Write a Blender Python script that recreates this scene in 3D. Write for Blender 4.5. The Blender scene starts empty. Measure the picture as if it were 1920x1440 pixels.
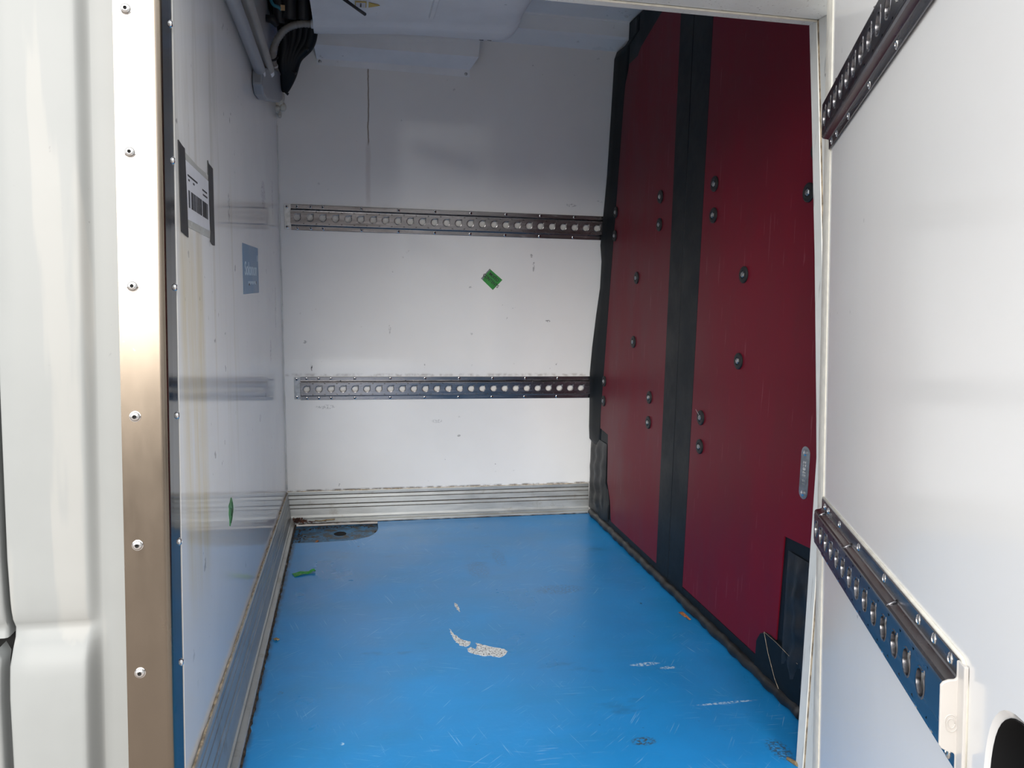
import bpy, bmesh, math, random
from mathutils import Matrix, Vector
random.seed(7)
S = bpy.context.scene
COL = S.collection
PI = math.pi

# ------------------------------------------------------------------ camera
cam = bpy.data.cameras.new('camera')
cam.sensor_fit = 'HORIZONTAL'
cam.sensor_width = 36.0
cam.lens = 36.0 * 1472.46 / 1920.0
cam.clip_start = 0.02
camo = bpy.data.objects.new('camera', cam)
COL.objects.link(camo)
camo.matrix_world = Matrix(((0.98035363, 0.00415177, -0.19720428, 0.0),
                            (-0.19615784, 0.12548818, -0.97250955, 0.0),
                            (0.02070917, 0.99208643, 0.12383719, 1.05),
                            (0, 0, 0, 1)))
S.camera = camo

# ------------------------------------------------------------------ sky, exposure
w = bpy.data.worlds.new('overcast_sky')
S.world = w
w.use_nodes = True
bg = w.node_tree.nodes['Background']
bg.inputs[0].default_value = (0.93, 0.96, 1.0, 1)
bg.inputs[1].default_value = 1.0
sun = bpy.data.lights.new('sun_through_cloud', 'SUN')
sun.energy = 2.15
sun.angle = math.radians(38)
sun.color = (1.0, 0.95, 0.88)
suno = bpy.data.objects.new('sun_through_cloud', sun)
COL.objects.link(suno)
suno.rotation_euler = Vector((0.24, 0.90, -0.36)).to_track_quat('-Z', 'Y').to_euler()
suno.location = (-1, -6, 7)
S.view_settings.view_transform = 'Standard'
S.view_settings.look = 'None'
S.view_settings.gamma = 1
S.view_settings.use_curve_mapping = False
S.view_settings.exposure = 1.12

# ------------------------------------------------------------------ materials
class NT:
    def __init__(s, m):
        s.t = m.node_tree; s.n = s.t.nodes; s.l = s.t.links
    def math(s, op, a, b=None, c=None, clamp=False):
        n = s.n.new('ShaderNodeMath'); n.operation = op; n.use_clamp = clamp
        for i, v in enumerate((a, b, c)):
            if v is None: continue
            if isinstance(v, (int, float)): n.inputs[i].default_value = v
            else: s.l.new(v, n.inputs[i])
        return n.outputs[0]
    def smooth(s, v, a, b):
        n = s.n.new('ShaderNodeMapRange'); n.interpolation_type = 'SMOOTHSTEP'
        s.l.new(v, n.inputs[0])
        if a <= b:
            n.inputs[1].default_value = a; n.inputs[2].default_value = b
        else:
            n.inputs[1].default_value = b; n.inputs[2].default_value = a
            n.inputs[3].default_value = 1; n.inputs[4].default_value = 0
        return n.outputs[0]
    def band(s, v, a, b, soft):
        return s.math('MULTIPLY', s.smooth(v, a - soft, a + soft), s.smooth(v, b + soft, b - soft))
    def mix(s, f, a, b):
        n = s.n.new('ShaderNodeMix'); n.data_type = 'RGBA'
        if isinstance(f, (int, float)): n.inputs[0].default_value = f
        else: s.l.new(f, n.inputs[0])
        for k, v in ((6, a), (7, b)):
            if isinstance(v, tuple): n.inputs[k].default_value = (*v[:3], 1)
            else: s.l.new(v, n.inputs[k])
        return n.outputs[2]
    def noise(s, vec, scale, detail=3, rough=0.5):
        n = s.n.new('ShaderNodeTexNoise')
        n.inputs['Scale'].default_value = scale; n.inputs['Detail'].default_value = detail
        n.inputs['Roughness'].default_value = rough
        s.l.new(vec, n.inputs['Vector'])
        return n.outputs['Fac']
    def mapped(s, vec, sc=(1, 1, 1), rot=(0, 0, 0), loc=(0, 0, 0)):
        n = s.n.new('ShaderNodeMapping')
        n.inputs['Scale'].default_value = sc; n.inputs['Rotation'].default_value = rot
        n.inputs['Location'].default_value = loc
        s.l.new(vec, n.inputs['Vector'])
        return n.outputs[0]
    def coord(s):
        return s.n.new('ShaderNodeTexCoord').outputs['Object']
    def sep(s, v):
        n = s.n.new('ShaderNodeSeparateXYZ'); s.l.new(v, n.inputs[0]); return n.outputs

MATS = {}
def mat(name, col, rough=0.5, metal=0.0, var=0.06, vscale=6, stretch=(1, 1, 1), rvar=0.08,
        bump=0.0, bscale=60, coat=0.0, spec=0.5, extra=None):
    m = bpy.data.materials.new(name); m.use_nodes = True
    k = NT(m); p = k.n['Principled BSDF']
    p.inputs['Metallic'].default_value = metal
    p.inputs['Specular IOR Level'].default_value = spec
    if coat:
        p.inputs['Coat Weight'].default_value = coat; p.inputs['Coat Roughness'].default_value = 0.08
    v = k.mapped(k.coord(), stretch)
    f = k.noise(v, vscale, 4, 0.6)
    dark = tuple(c * (1 - var * 1.6) for c in col); light = tuple(min(1, c * (1 + var)) for c in col)
    f2 = k.smooth(f, 0.3, 0.7)
    c = k.mix(f2, dark, light)
    if extra: c = extra(k, c, p)
    k.l.new(c, p.inputs['Base Color'])
    r = k.math('ADD', rough - rvar / 2, k.math('MULTIPLY', f2, rvar))
    k.l.new(r, p.inputs['Roughness'])
    if bump:
        b = k.n.new('ShaderNodeBump'); b.inputs['Strength'].default_value = bump
        b.inputs['Distance'].default_value = 0.002
        k.l.new(k.noise(k.mapped(k.coord(), stretch), bscale, 3), b.inputs['Height'])
        k.l.new(b.outputs[0], p.inputs['Normal'])
    MATS[name] = m
    return m

def specks(k, c, amt=0.5, scale=26, thr=0.70, col=(0.08, 0.08, 0.08)):
    co = k.coord()
    n1 = k.noise(co, scale, 2, 0.5); n2 = k.noise(co, 3.1, 2)
    m = k.math('MULTIPLY', k.smooth(n1, thr, thr + 0.04), k.smooth(n2, 0.45, 0.65))
    return k.mix(k.math('MULTIPLY', m, amt), c, col)

def blob(k, xyz, axes, c, r, col, amt, c0):
    """soft elliptical scuff at centre c (two axes), radii r, broken by noise"""
    a = k.math('DIVIDE', k.math('SUBTRACT', xyz[axes[0]], c[0]), r[0])
    b = k.math('DIVIDE', k.math('SUBTRACT', xyz[axes[1]], c[1]), r[1])
    d = k.math('ADD', k.math('MULTIPLY', a, a), k.math('MULTIPLY', b, b))
    m = k.smooth(d, 1.0, 0.3)
    n = k.smooth(k.noise(k.coord(), 130, 3), 0.42, 0.6)
    return k.mix(k.math('MULTIPLY', k.math('MULTIPLY', m, n), amt), c0, col)

def back_extra(k, c, p):
    co = k.coord(); xyz = k.sep(co)
    wig = k.math('ADD', xyz[0], k.math('MULTIPLY', k.math('SUBTRACT', k.noise(co, 14, 3), 0.5), 0.012))
    line = k.math('MULTIPLY', k.band(wig, 0.057, 0.062, 0.0012), k.band(xyz[2], 1.60, 1.89, 0.012))
    c = k.mix(k.math('MULTIPLY', line, 0.85), c, (0.22, 0.17, 0.12))
    faint = k.math('MULTIPLY', k.band(wig, 0.05, 0.068, 0.006), k.band(xyz[2], 1.37, 1.60, 0.03))
    c = k.mix(k.math('MULTIPLY', faint, 0.22), c, (0.35, 0.25, 0.2))
    for cc, r, a in (((0.838, .900), (.014, .006), .8), ((-.175, .695), (.004, .022), .9), ((.91, 1.397), (.03, .008), .5),
                     ((.75, 1.18), (.007, .01), .6), ((.762, 1.135), (.005, .03), .5), ((.15, .86), (.006, .03), .35),
                     ((.49, 1.04), (.008, .006), .4), ((.30, .70), (.003, .012), .5), ((-.2, .80), (.01, .008), .5),
                     ((-.12, .52), (.05, .012), .35), ((.36, .45), (.03, .01), .3)):
        c = blob(k, xyz, (0, 2), cc, r, (0.05, 0.05, 0.055), a, c)
    # grime along the rails and above the skirting
    g = k.math('MULTIPLY', k.band(xyz[2], 0.653, 0.664, 0.006), k.smooth(k.noise(co, 40, 4), 0.4, 0.7))
    c = k.mix(k.math('MULTIPLY', g, 0.5), c, (0.25, 0.2, 0.16))
    g = k.math('MULTIPLY', k.band(xyz[2], 0.12, 0.147, 0.004), k.smooth(k.noise(co, 30, 4), 0.35, 0.6))
    c = k.mix(k.math('MULTIPLY', g, 0.8), c, (0.14, 0.11, 0.08))
    return specks(k, c, 0.5, 34, 0.73)

def left_extra(k, c, p):
    co = k.coord(); xyz = k.sep(co)
    st = k.noise(k.mapped(co, (1, 5, 0.35)), 3.0, 5, 0.65)
    m = k.math('MULTIPLY', k.band(xyz[1], 1.44, 1.64, 0.03), k.band(xyz[2], 0.50, 1.12, 0.12))
    m = k.math('MULTIPLY', m, k.smooth(st, 0.30, 0.60))
    c = k.mix(k.math('MULTIPLY', m, 0.80), c, (0.76, 0.62, 0.33))
    m = k.math('MULTIPLY', k.band(xyz[1], 1.42, 2.15, 0.06), k.band(xyz[2], 0.62, 1.30, 0.2))
    m = k.math('MULTIPLY', m, k.smooth(st, 0.50, 0.66))
    c = k.mix(k.math('MULTIPLY', m, 0.35), c, (0.60, 0.50, 0.36))
    m = k.math('MULTIPLY', k.band(xyz[1], 1.36, 1.9, 0.05), k.band(xyz[2], 1.25, 1.62, 0.08))
    m = k.math('MULTIPLY', m, k.smooth(st, 0.48, 0.66))
    c = k.mix(k.math('MULTIPLY', m, 0.30), c, (0.48, 0.44, 0.36))
    for cc, r, a in (((3.10, .95), (.03, .09), .8), ((3.05, 1.35), (.03, .08), .5), ((2.75, 1.33), (.08, .05), .5),
                     ((2.0, 1.22), (.02, .04), .5), ((2.08, 1.08), (.01, .012), .9), ((2.8, 1.08), (.015, .01), .8),
                     ((2.9, .8), (.03, .05), .5), ((2.55, .62), (.03, .015), .4)):
        c = blob(k, xyz, (1, 2), cc, r, (0.07, 0.07, 0.075), a, c)
    return specks(k, c, 0.6, 30, 0.71)

def floor_extra(k, c, p):
    co = k.coord(); xyz = k.sep(co)
    worn = k.noise(k.mapped(co, (0.9, 2.6, 1)), 2.4, 4, 0.55)
    c = k.mix(k.math('MULTIPLY', k.smooth(worn, 0.42, 0.72), 0.30), c, (0.012, 0.20, 0.42))
    # fine scratches in several directions
    for ang, seed, amt in ((0.35, 1.0, .24), (-0.7, 5.0, .22), (1.3, 9.0, .22), (0.05, 13.0, .20), (2.2, 17.0, .22)):
        v = k.mapped(k.mapped(co, (1, 1, 1), (0, 0, ang)), (2.6, 80, 1), (0, 0, 0), (seed, seed * 2, 0))
        n = k.noise(v, 3.2, 2, 0.5)
        lim = k.smooth(k.noise(k.mapped(co, (1, 1, 1), (0, 0, 0), (seed * 3, 0, 0)), 4.5, 2), 0.50, 0.66)
        c = k.mix(k.math('MULTIPLY', k.math('MULTIPLY', k.smooth(n, 0.66, 0.70), lim), amt * 1.6), c, (0.42, 0.66, 0.85))
    # scuffed dark patches
    dk = k.smooth(k.noise(k.mapped(co, (1, 2.2, 1), (0, 0, .4), (4, 2, 0)), 3.3, 5, 0.6), 0.62, 0.72)
    c = k.mix(k.math('MULTIPLY', dk, 0.30), c, (0.02, 0.08, 0.14))
    # grime at the edge by the skirting and partition
    g = k.math('MULTIPLY', k.smooth(xyz[0], -0.228, -0.246), k.smooth(k.noise(co, 24, 4), 0.3, 0.6))
    c = k.mix(k.math('MULTIPLY', g, 0.85), c, (0.03, 0.03, 0.03))
    for cc, r, a in (((.661, 1.621), (.035, .02), .95), ((.36, 2.5), (.02, .01), .0), ((-.19, 1.98), (.01, .008), .8),
                     ((.84, 1.95), (.04, .006), .4), ((.70, 2.55), (.10, .05), .35), ((.45, 2.78), (.05, .10), .25),
                     ((.55, 2.9), (.03, .12), .25), ((.96, 1.54), (.03, .05), .8)):
        c = blob(k, xyz, (0, 1), cc, r, (0.05, 0.07, 0.08), a, c)
    for cc, r in (((.857, 1.951), (.028, .010)), ((.80, 1.98), (.05, .012)), ((-.03, 1.724), (.006, .006)), ((.93, 1.75), (.10, .006))):
        c = blob(k, xyz, (0, 1), cc, r, (0.62, 0.78, 0.88), .7, c)
    return specks(k, c, 0.8, 42, 0.74, (0.01, 0.02, 0.03))

def wall_bits(k, c, p): return specks(k, c, 0.5, 30, 0.72)

WHITE = (0.86, 0.855, 0.84)
mat('white_back_wall', WHITE, .08, var=.02, vscale=2, rvar=.03, extra=back_extra)
mat('white_left_wall', WHITE, .085, var=.02, vscale=2, rvar=.03, extra=left_extra)
mat('white_ceiling', (.88, .90, .91), .3, var=.02, extra=wall_bits)
mat('blue_floor', (0.014, 0.245, 0.60), .33, var=.05, vscale=3, rvar=.12, bump=.15, bscale=90, extra=floor_extra)
mat('recess_blue', (0.03, 0.15, 0.30), .5, var=.5, vscale=22, extra=lambda k, c, p:
    k.mix(k.smooth(k.noise(k.coord(), 34, 5, .7), .50, .60), c, (.05, .045, .035)))
mat('dirt_and_groove', (0.055, 0.04, 0.028), .9, var=.6, vscale=90, bump=1, bscale=200)
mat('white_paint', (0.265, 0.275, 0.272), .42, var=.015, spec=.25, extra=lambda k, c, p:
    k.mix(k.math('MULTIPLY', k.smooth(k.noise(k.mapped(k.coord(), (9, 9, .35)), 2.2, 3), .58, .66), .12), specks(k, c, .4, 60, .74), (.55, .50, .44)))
mat('steel_trim', (0.26, 0.218, 0.175), .26, 1.0, var=.02, vscale=7, stretch=(3, 3, 1), rvar=.03, bump=.012, bscale=30,
    extra=lambda k, c, p: specks(k, c, .35, 110, .72, (.95, .93, .9)))
mat('rail_steel', (0.235, 0.23, 0.24), .24, 1.0, var=.12, vscale=14, stretch=(.5, 4, 5), rvar=.10, bump=.03, bscale=60)
mat('bright_steel', (0.82, 0.82, 0.82), .16, 1.0, var=.04)
mat('galvanised', (0.46, 0.47, 0.48), .42, 1.0, var=.15, vscale=60)
mat('aluminium', (0.44, 0.455, 0.45), .40, 0.6, var=.08, vscale=8, stretch=(1, 1, 6), rvar=.12, extra=lambda k, c, p:
    k.mix(k.math('MULTIPLY', k.smooth(k.noise(k.coord(), 9, 5, .7), .56, .70), .45), c, (.26, .22, .17)))
mat('maroon_board', (0.150, 0.006, 0.018), .42, spec=.16, var=.10, vscale=4, stretch=(1, 1, .4), rvar=.12, extra=lambda k, c, p:
    k.mix(k.math('MULTIPLY', k.smooth(k.noise(k.mapped(k.coord(), (1, 40, 2), (.5, 0, 0)), 3, 2), .68, .71), .25), c, (.36, .14, .16)))
mat('black_vinyl', (0.006, 0.009, 0.012), .5, spec=.22, var=.2, rvar=.15, bump=.25, bscale=35)
mat('black_padding', (0.014, 0.014, 0.015), .5, var=.4, vscale=18, bump=.9, bscale=28)
mat('black_gloss', (0.008, 0.010, 0.014), .10, var=.1, spec=.9)
mat('black_rubber', (0.010, 0.010, 0.011), .55, var=.2)
mat('dark_gap', (0.006, 0.006, 0.006), .9)
mat('jamb_white', (0.72, 0.73, 0.70), .35, var=.04, vscale=8, extra=lambda k, c, p:
    k.mix(k.math('MULTIPLY', k.smooth(k.noise(k.mapped(k.coord(), (30, 30, 2)), 5, 4), .62, .70), .45), c, (.20, .18, .16)))
mat('cream_seal', (0.82, 0.78, 0.68), .4, var=.06, vscale=40)
mat('sealant', (0.45, 0.36, 0.25), .7, var=.35, vscale=50, bump=.6)
mat('door_white', (0.86, 0.85, 0.83), .13, var=.012, vscale=2, rvar=.04, extra=wall_bits)
mat('grey_plastic', (0.50, 0.52, 0.53), .35, var=.05)
mat('conduit_grey', (0.27, 0.29, 0.32), .35, var=.06)
mat('unit_white', (0.86, 0.88, 0.90), .35, var=.03, extra=wall_bits)
mat('hose_grey', (0.30, 0.29, 0.27), .35, var=.1)
mat('foam_cream', (0.66, 0.65, 0.58), .7, var=.1, vscale=40, bump=.6, bscale=50)
mat('wire_teal', (0.02, 0.16, 0.22), .4)
mat('tag_tan', (0.50, 0.33, 0.16), .5)
mat('tape_black', (0.030, 0.031, 0.034), .5, var=.1)
mat('paper', (0.74, 0.75, 0.80), .35, var=.03, vscale=20, stretch=(1, 6, .6))
mat('film', (0.52, 0.52, 0.48), .25, var=.05)
mat('cap_pale_sheen', (0.74, 0.70, 0.65), .3, var=.04)  # stainless end cap: its bright reflections are put into an even pale colour
mat('ink', (0.02, 0.02, 0.025), .5)
mat('sticker_blue', (0.085, 0.235, 0.42), .35, var=.04)
mat('sticker_print', (0.55, 0.70, 0.80), .4)
mat('sticker_green', (0.03, 0.28, 0.045), .4, var=.12, vscale=30)
mat('sticker_worn', (0.20, 0.22, 0.22), .6, var=.3, vscale=60)
mat('warning_yellow', (0.62, 0.45, 0.10), .5)
mat('bare_scrape', (0.66, 0.69, 0.70), .6, var=.1, vscale=60, extra=lambda k, c, p:
    k.mix(k.smooth(k.noise(k.coord(), 190, 3, .6), .53, .60), c, (.10, .10, .11)))
mat('leaf_brown', (0.10, 0.045, 0.03), .8, var=.5, vscale=50)
mat('leaf_tan', (0.30, 0.22, 0.11), .8, var=.4, vscale=50)
mat('orange_chip', (0.45, 0.17, 0.06), .8, var=.3, vscale=80)
mat('asphalt', (0.31, 0.27, 0.24), .9, var=.15, vscale=3)
mat('yard_wall', (0.11, 0.085, 0.072), .9, var=.2, vscale=2)
mat('yard_white', (0.75, 0.75, 0.73), .6)

# ------------------------------------------------------------------ mesh building
class MB:
    def __init__(s): s.b = bmesh.new()
    def face(s, pts):
        vs = [s.b.verts.new(p) for p in pts]
        try: return s.b.faces.new(vs)
        except ValueError: return None
    def hexa(s, c):      # 8 corners: 4 bottom ccw, 4 top ccw
        v = [s.b.verts.new(p) for p in c]
        for f in ((3, 2, 1, 0), (4, 5, 6, 7), (0, 1, 5, 4), (1, 2, 6, 5), (2, 3, 7, 6), (3, 0, 4, 7)):
            s.b.faces.new([v[i] for i in f])
        return s
    def box(s, x0, x1, y0, y1, z0, z1):
        return s.hexa([(x0, y0, z0), (x1, y0, z0), (x1, y1, z0), (x0, y1, z0),
                       (x0, y0, z1), (x1, y0, z1), (x1, y1, z1), (x0, y1, z1)])
    def prism(s, poly, vec):   # planar outline (3-D points) thickened by vec
        vec = Vector(vec)
        a = [s.b.verts.new(p) for p in poly]; c = [s.b.verts.new(Vector(p) + vec) for p in poly]
        n = len(poly)
        s.b.faces.new(a[::-1]); s.b.faces.new(c)
        for i in range(n): s.b.faces.new((a[i], a[(i + 1) % n], c[(i + 1) % n], c[i]))
        return s
    def grid(s, rows, closed=False):    # rows of points -> quads
        vs = [[s.b.verts.new(p) for p in r] for r in rows]
        for i in range(len(vs) - 1):
            n = len(vs[i])
            for j in range(n if closed else n - 1):
                s.b.faces.new((vs[i][j], vs[i][(j + 1) % n], vs[i + 1][(j + 1) % n], vs[i + 1][j]))
        return vs
    def sweep(s, prof, fn, ts):   # closed section prof [(a,b)], fn(t,a,b)->point
        rows = [[fn(t, a, b) for a, b in prof] for t in ts]
        vs = s.grid(rows, True)
        s.b.faces.new(vs[0][::-1]); s.b.faces.new(vs[-1])
        return s
    def tube(s, pts, r, n=12, rings=0):
        pts = [Vector(p) for p in pts]; rows = []
        up = Vector((0.13, 0.31, 0.94)).normalized()
        for i, p in enumerate(pts):
            d = (pts[min(i + 1, len(pts) - 1)] - pts[max(i - 1, 0)]).normalized()
            u = d.cross(up).normalized() if i == 0 else (rows_u - d * rows_u.dot(d)).normalized()
            rows_u = u; v = d.cross(u)
            rr = r[i] if isinstance(r, (list, tuple)) else r
            rows.append([p + (u * math.cos(2 * PI * k / n) + v * math.sin(2 * PI * k / n)) * rr for k in range(n)])
        vs = s.grid(rows, True)
        s.b.faces.new(vs[0][::-1]); s.b.faces.new(vs[-1])
        return s
    def lathe(s, prof, mtx=Matrix(), n=20):   # prof [(r, h)] around local z
        rows = []
        for r, h in prof:
            rows.append([mtx @ Vector((r * math.cos(2 * PI * k / n), r * math.sin(2 * PI * k / n), h)) for k in range(n)])
        vs = s.grid(rows, True)
        s.b.faces.new(vs[0][::-1]); s.b.faces.new(vs[-1])
        return s

W = {}
def finish(name, mb, m, parent=None, local=False, smooth=False, bevel=0, solid=0, sub=0, autos=None):
    """one mesh object; points are world points unless local"""
    b = mb.b
    bmesh.ops.remove_doubles(b, verts=b.verts, dist=1e-6)
    bmesh.ops.recalc_face_normals(b, faces=b.faces)
    me = bpy.data.meshes.new(name)
    pm = W.get(parent, Matrix())
    if parent is not None and not local: b.transform(pm.inverted())
    b.to_mesh(me); b.free()
    me.materials.append(MATS[m] if isinstance(m, str) else m)
    if smooth:
        for f in me.polygons: f.use_smooth = True
        if autos:
            me.set_sharp_from_angle(angle=math.radians(autos))
            cnt = {}
            for f in me.polygons:
                for ek in f.edge_keys: cnt[ek] = cnt.get(ek, 0) + 1
            for e in me.edges:
                if cnt.get(e.key, 0) == 1: e.use_edge_sharp = True
    o = bpy.data.objects.new(name, me); COL.objects.link(o)
    if parent is not None: o.parent = parent
    W[o] = pm.copy()
    if solid:
        d = o.modifiers.new('thickness', 'SOLIDIFY'); d.thickness = solid; d.offset = 0
    if bevel:
        d = o.modifiers.new('bevel', 'BEVEL'); d.width = bevel; d.segments = 2; d.limit_method = 'ANGLE'
        d.angle_limit = math.radians(35)
    if sub:
        d = o.modifiers.new('smooth', 'SUBSURF'); d.levels = sub; d.render_levels = sub
    return o
def thing(name, label, cat, loc=(0, 0, 0), mtx=None, group=None):
    o = bpy.data.objects.new(name, None); COL.objects.link(o)
    o.empty_display_size = .05
    M = mtx if mtx is not None else Matrix.Translation(loc)
    o.matrix_world = M; W[o] = M.copy()
    return tag(o, label, cat, group)
def tag(o, label, cat, group=None):
    o['label'] = label; o['category'] = cat
    if group: o['group'] = group
    return o
def struct(o): o['kind'] = 'structure'; return o
def recentre(o, c):
    """move a top-level mesh's origin to c"""
    o.data.transform(Matrix.Translation(-Vector(c))); o.location = c
    W[o] = Matrix.Translation(c)
    return o
def clone(o, parent, mtx):
    c = o.copy(); COL.objects.link(c); c.parent = parent
    c.matrix_parent_inverse = Matrix(); c.matrix_basis = mtx
    W[c] = W.get(parent, Matrix()) @ mtx
    return c
def text_mb(body, size, mtx, sx=1, sz=1, depth=.0004, align='CENTER', font_off=0.0):
    cu = bpy.data.curves.new('lettering', 'FONT'); cu.body = body; cu.size = size
    cu.extrude = depth; cu.align_x = align; cu.align_y = 'CENTER'; cu.offset = font_off
    o = bpy.data.objects.new('lettering', cu); COL.objects.link(o)
    dg = bpy.context.evaluated_depsgraph_get()
    me = bpy.data.meshes.new_from_object(o.evaluated_get(dg))
    me.transform(mtx @ Matrix.Diagonal((sx, sz, 1, 1)))
    bpy.data.objects.remove(o); bpy.data.curves.remove(cu)
    mb = MB(); mb.b.from_mesh(me); bpy.data.meshes.remove(me)
    return mb

# back wall plane leans in towards the top, as the van's side does
def by(z): return 3.46 - 0.12 * (z - 0.14)
TB = math.atan(0.12)

# ------------------------------------------------------------------ large structure
m = MB()
o = struct(finish('wall_back', MB().hexa([(-.36, by(-.05), -.05), (1.16, by(-.05), -.05), (1.16, by(-.05) + .05, -.05), (-.36, by(-.05) + .05, -.05),
     (-.36, by(2.2), 2.2), (1.16, by(2.2), 2.2), (1.16, by(2.2) + .05, 2.2), (-.36, by(2.2) + .05, 2.2)]), 'white_back_wall'))
def ly(z): return 1.343 + .067 * z
struct(finish('wall_left', MB().hexa([(-.34, ly(-.05), -.05), (-.29, ly(-.05), -.05), (-.29, 3.5, -.05), (-.34, 3.5, -.05),
     (-.34, ly(2.2), 2.2), (-.29, ly(2.2), 2.2), (-.29, 3.5, 2.2), (-.34, 3.5, 2.2)]), 'white_left_wall'))
# ceiling: main sheet and the boxed cove over the back wall
c = MB(); c.box(-.36, 1.6, 1.30, 3.5, 2.105, 2.16)
c.prism([(-.36, 3.135, 2.107), (-.36, 3.135, 2.045), (-.36, 3.15, 2.038), (-.36, 3.25, 2.012), (-.36, 3.25, 2.107)], (1.5, 0, 0))
c.box(-.36, 1.1, 3.131, 3.136, 2.098, 2.1065)
struct(finish('ceiling', c, 'white_ceiling', bevel=.001))
# floor sheet with the sunk drain corner cut out
rec = [(.1, 3.437), (.1, 3.34), (.094, 3.295), (.077, 3.251), (.058, 3.225), (.032, 3.208), (0, 3.193), (-.032, 3.184), (-.138, 3.178), (-.25, 3.18)]
out = [(-.25, 1.45), (1.10, 1.45), (1.10, 3.437)] + rec
fl = struct(finish('floor', MB().prism([(x, y, -.014) for x, y in out], (0, 0, .014)), 'blue_floor'))
tray = [(-.26, 3.15), (.11, 3.15), (.11, 3.45), (-.26, 3.45)]
finish('drain_tray', MB().prism([(x, y, -.03) for x, y in tray], (0, 0, .016)), 'recess_blue', fl)
mm = MB().lathe([(.026, 0), (.026, .0012), (.018, .0016), (.0175, .0006), (.004, .0004)], Matrix.Translation((-.061, 3.321, -.014)), 24)
finish('drain_hole', mm, 'dark_gap', fl, smooth=True, autos=40)
# packed dirt round the rim of the sunk corner
random.seed(3)
mm = MB()
def clump(mb, x, y, z, r):
    a = random.random() * 6; n = 6
    pts = [(x + r * math.cos(a + 2 * PI * k / n) * random.uniform(.6, 1.2), y + r * math.sin(a + 2 * PI * k / n) * random.uniform(.6, 1.2), z) for k in range(n)]
    top = [(px * .6 + x * .4, py * .6 + y * .4, z + r * random.uniform(.3, .6)) for px, py, _ in pts]
    mb.grid([pts, top], True); mb.face(top)
rim = rec[1:] + [(-.24, 3.2), (-.235, 3.3), (-.24, 3.4), (-.1, 3.425), (.05, 3.43), (.095, 3.40)]
for i in range(len(rim) - 1):
    (x0, y0), (x1, y1) = rim[i], rim[i + 1]
    L = math.hypot(x1 - x0, y1 - y0)
    for k in range(int(L / .004)):
        t = random.random(); q = abs(random.gauss(0, .012))
        cxm, cym = -.07, 3.31
        x = x0 + (x1 - x0) * t; y = y0 + (y1 - y0) * t
        d = math.hypot(cxm - x, cym - y) + 1e-6
        clump(mm, x + (cxm - x) / d * q, y + (cym - y) / d * q, -.0142, random.uniform(.002, .0055))
o = finish('packed_dirt', mm, 'dirt_and_groove', fl); o['kind'] = 'stuff'

# worn patches scraped through the blue coating
def rough_outline(pts, jit=.0025, step=.006):
    out = []
    for i in range(len(pts)):
        a, b = Vector(pts[i]), Vector(pts[(i + 1) % len(pts)])
        n = max(1, int((b - a).length / step))
        for k in range(n):
            p = a.lerp(b, k / n); out.append((p.x + random.uniform(-jit, jit), p.y + random.uniform(-jit, jit)))
    return out
for pts in ([(0.284, 2.296), (0.29, 2.268), (0.304, 2.226), (0.318, 2.206), (0.336, 2.196), (0.332, 2.175), (0.316, 2.167), (0.3, 2.177), (0.292, 2.202), (0.287, 2.243)],
            [(0.35, 2.183), (0.351, 2.162), (0.341, 2.146), (0.329, 2.162), (0.318, 2.15), (0.319, 2.132), (0.336, 2.116), (0.357, 2.1), (0.379, 2.096), (0.401, 2.086), (0.417, 2.09), (0.433, 2.115), (0.429, 2.129), (0.404, 2.146), (0.379, 2.161), (0.361, 2.177)],
            [(0.323, 2.489), (0.329, 2.484), (0.335, 2.456), (0.332, 2.41), (0.326, 2.427), (0.322, 2.458)]):
    o = finish('bare_patch', MB().prism([(x, y, -.0001) for x, y in rough_outline(pts)], (0, 0, .0005)), 'bare_scrape', fl)
    o['label'] = 'whitish patch where the blue coating is scraped off'
# sill under the doorway
struct(finish('trim_1', MB().box(-.30, 1.05, 1.30, 1.449, -.06, -.003), 'aluminium', bevel=.003))

# skirtings: grooved aluminium extrusion. section = (distance out from wall, height)
SK = [(-.006, .0), (-.006, .137), (.004, .139), (.006, .136), (.006, .1245), (.0028, .1240), (.0028, .1212), (.0065, .1205),
      (.0085, .1080), (.0055, .1075), (.0055, .1050), (.009, .1045), (.011, .0835), (.0070, .0830), (.0070, .0795), (.0115, .0788),
      (.013, .0670), (.0100, .0665), (.0100, .0640), (.0135, .0632), (.016, .034), (.018, .024), (.0215, .022), (.0215, .019), (.017, .017),
      (.017, .013), (.032, .0115), (.034, .009), (.034, .0)]
b = struct(finish('baseboard_back', MB().sweep([(d, z) for d, z in SK], lambda t, d, z: (t, 3.462 - d * .78, z), (-.288, 1.079)), 'aluminium'))
lb = struct(finish('baseboard_left', MB().sweep([(d, z) for d, z in SK],
     lambda t, d, z: (-.288 + d * (1.0 + .28 * (3.46 - t) / 2.1), t, z * (1 + .30 * (3.46 - t) / 2.1)), (3.44, 2.8, 2.1, 1.36)), 'aluminium'))
for sk in (b, lb):      # near-black colour on the groove floors, for crisp dark lines along the extrusion
    sk.data.materials.append(MATS['dirt_and_groove'])
    for f in sk.data.polygons:
        if f.index % len(SK) in (5, 9, 13, 17) and f.index < len(SK) * (1 if sk is b else 3): f.material_index = 1
def bead(parent, name, m, fn, n, r, jit):
    pts = []; rr = []
    for i in range(n + 1):
        p = Vector(fn(i / n)); pts.append(p + Vector([random.uniform(-jit, jit) for _ in range(3)])); rr.append(r * random.uniform(.5, 1.3))
    return finish(name, MB().tube(pts, rr, 6), m, parent, smooth=True)
bead(b, 'sealant_bead', 'sealant', lambda t: (-.285 + t * 1.36, 3.4605, .139), 60, .0024, .0008)
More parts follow.
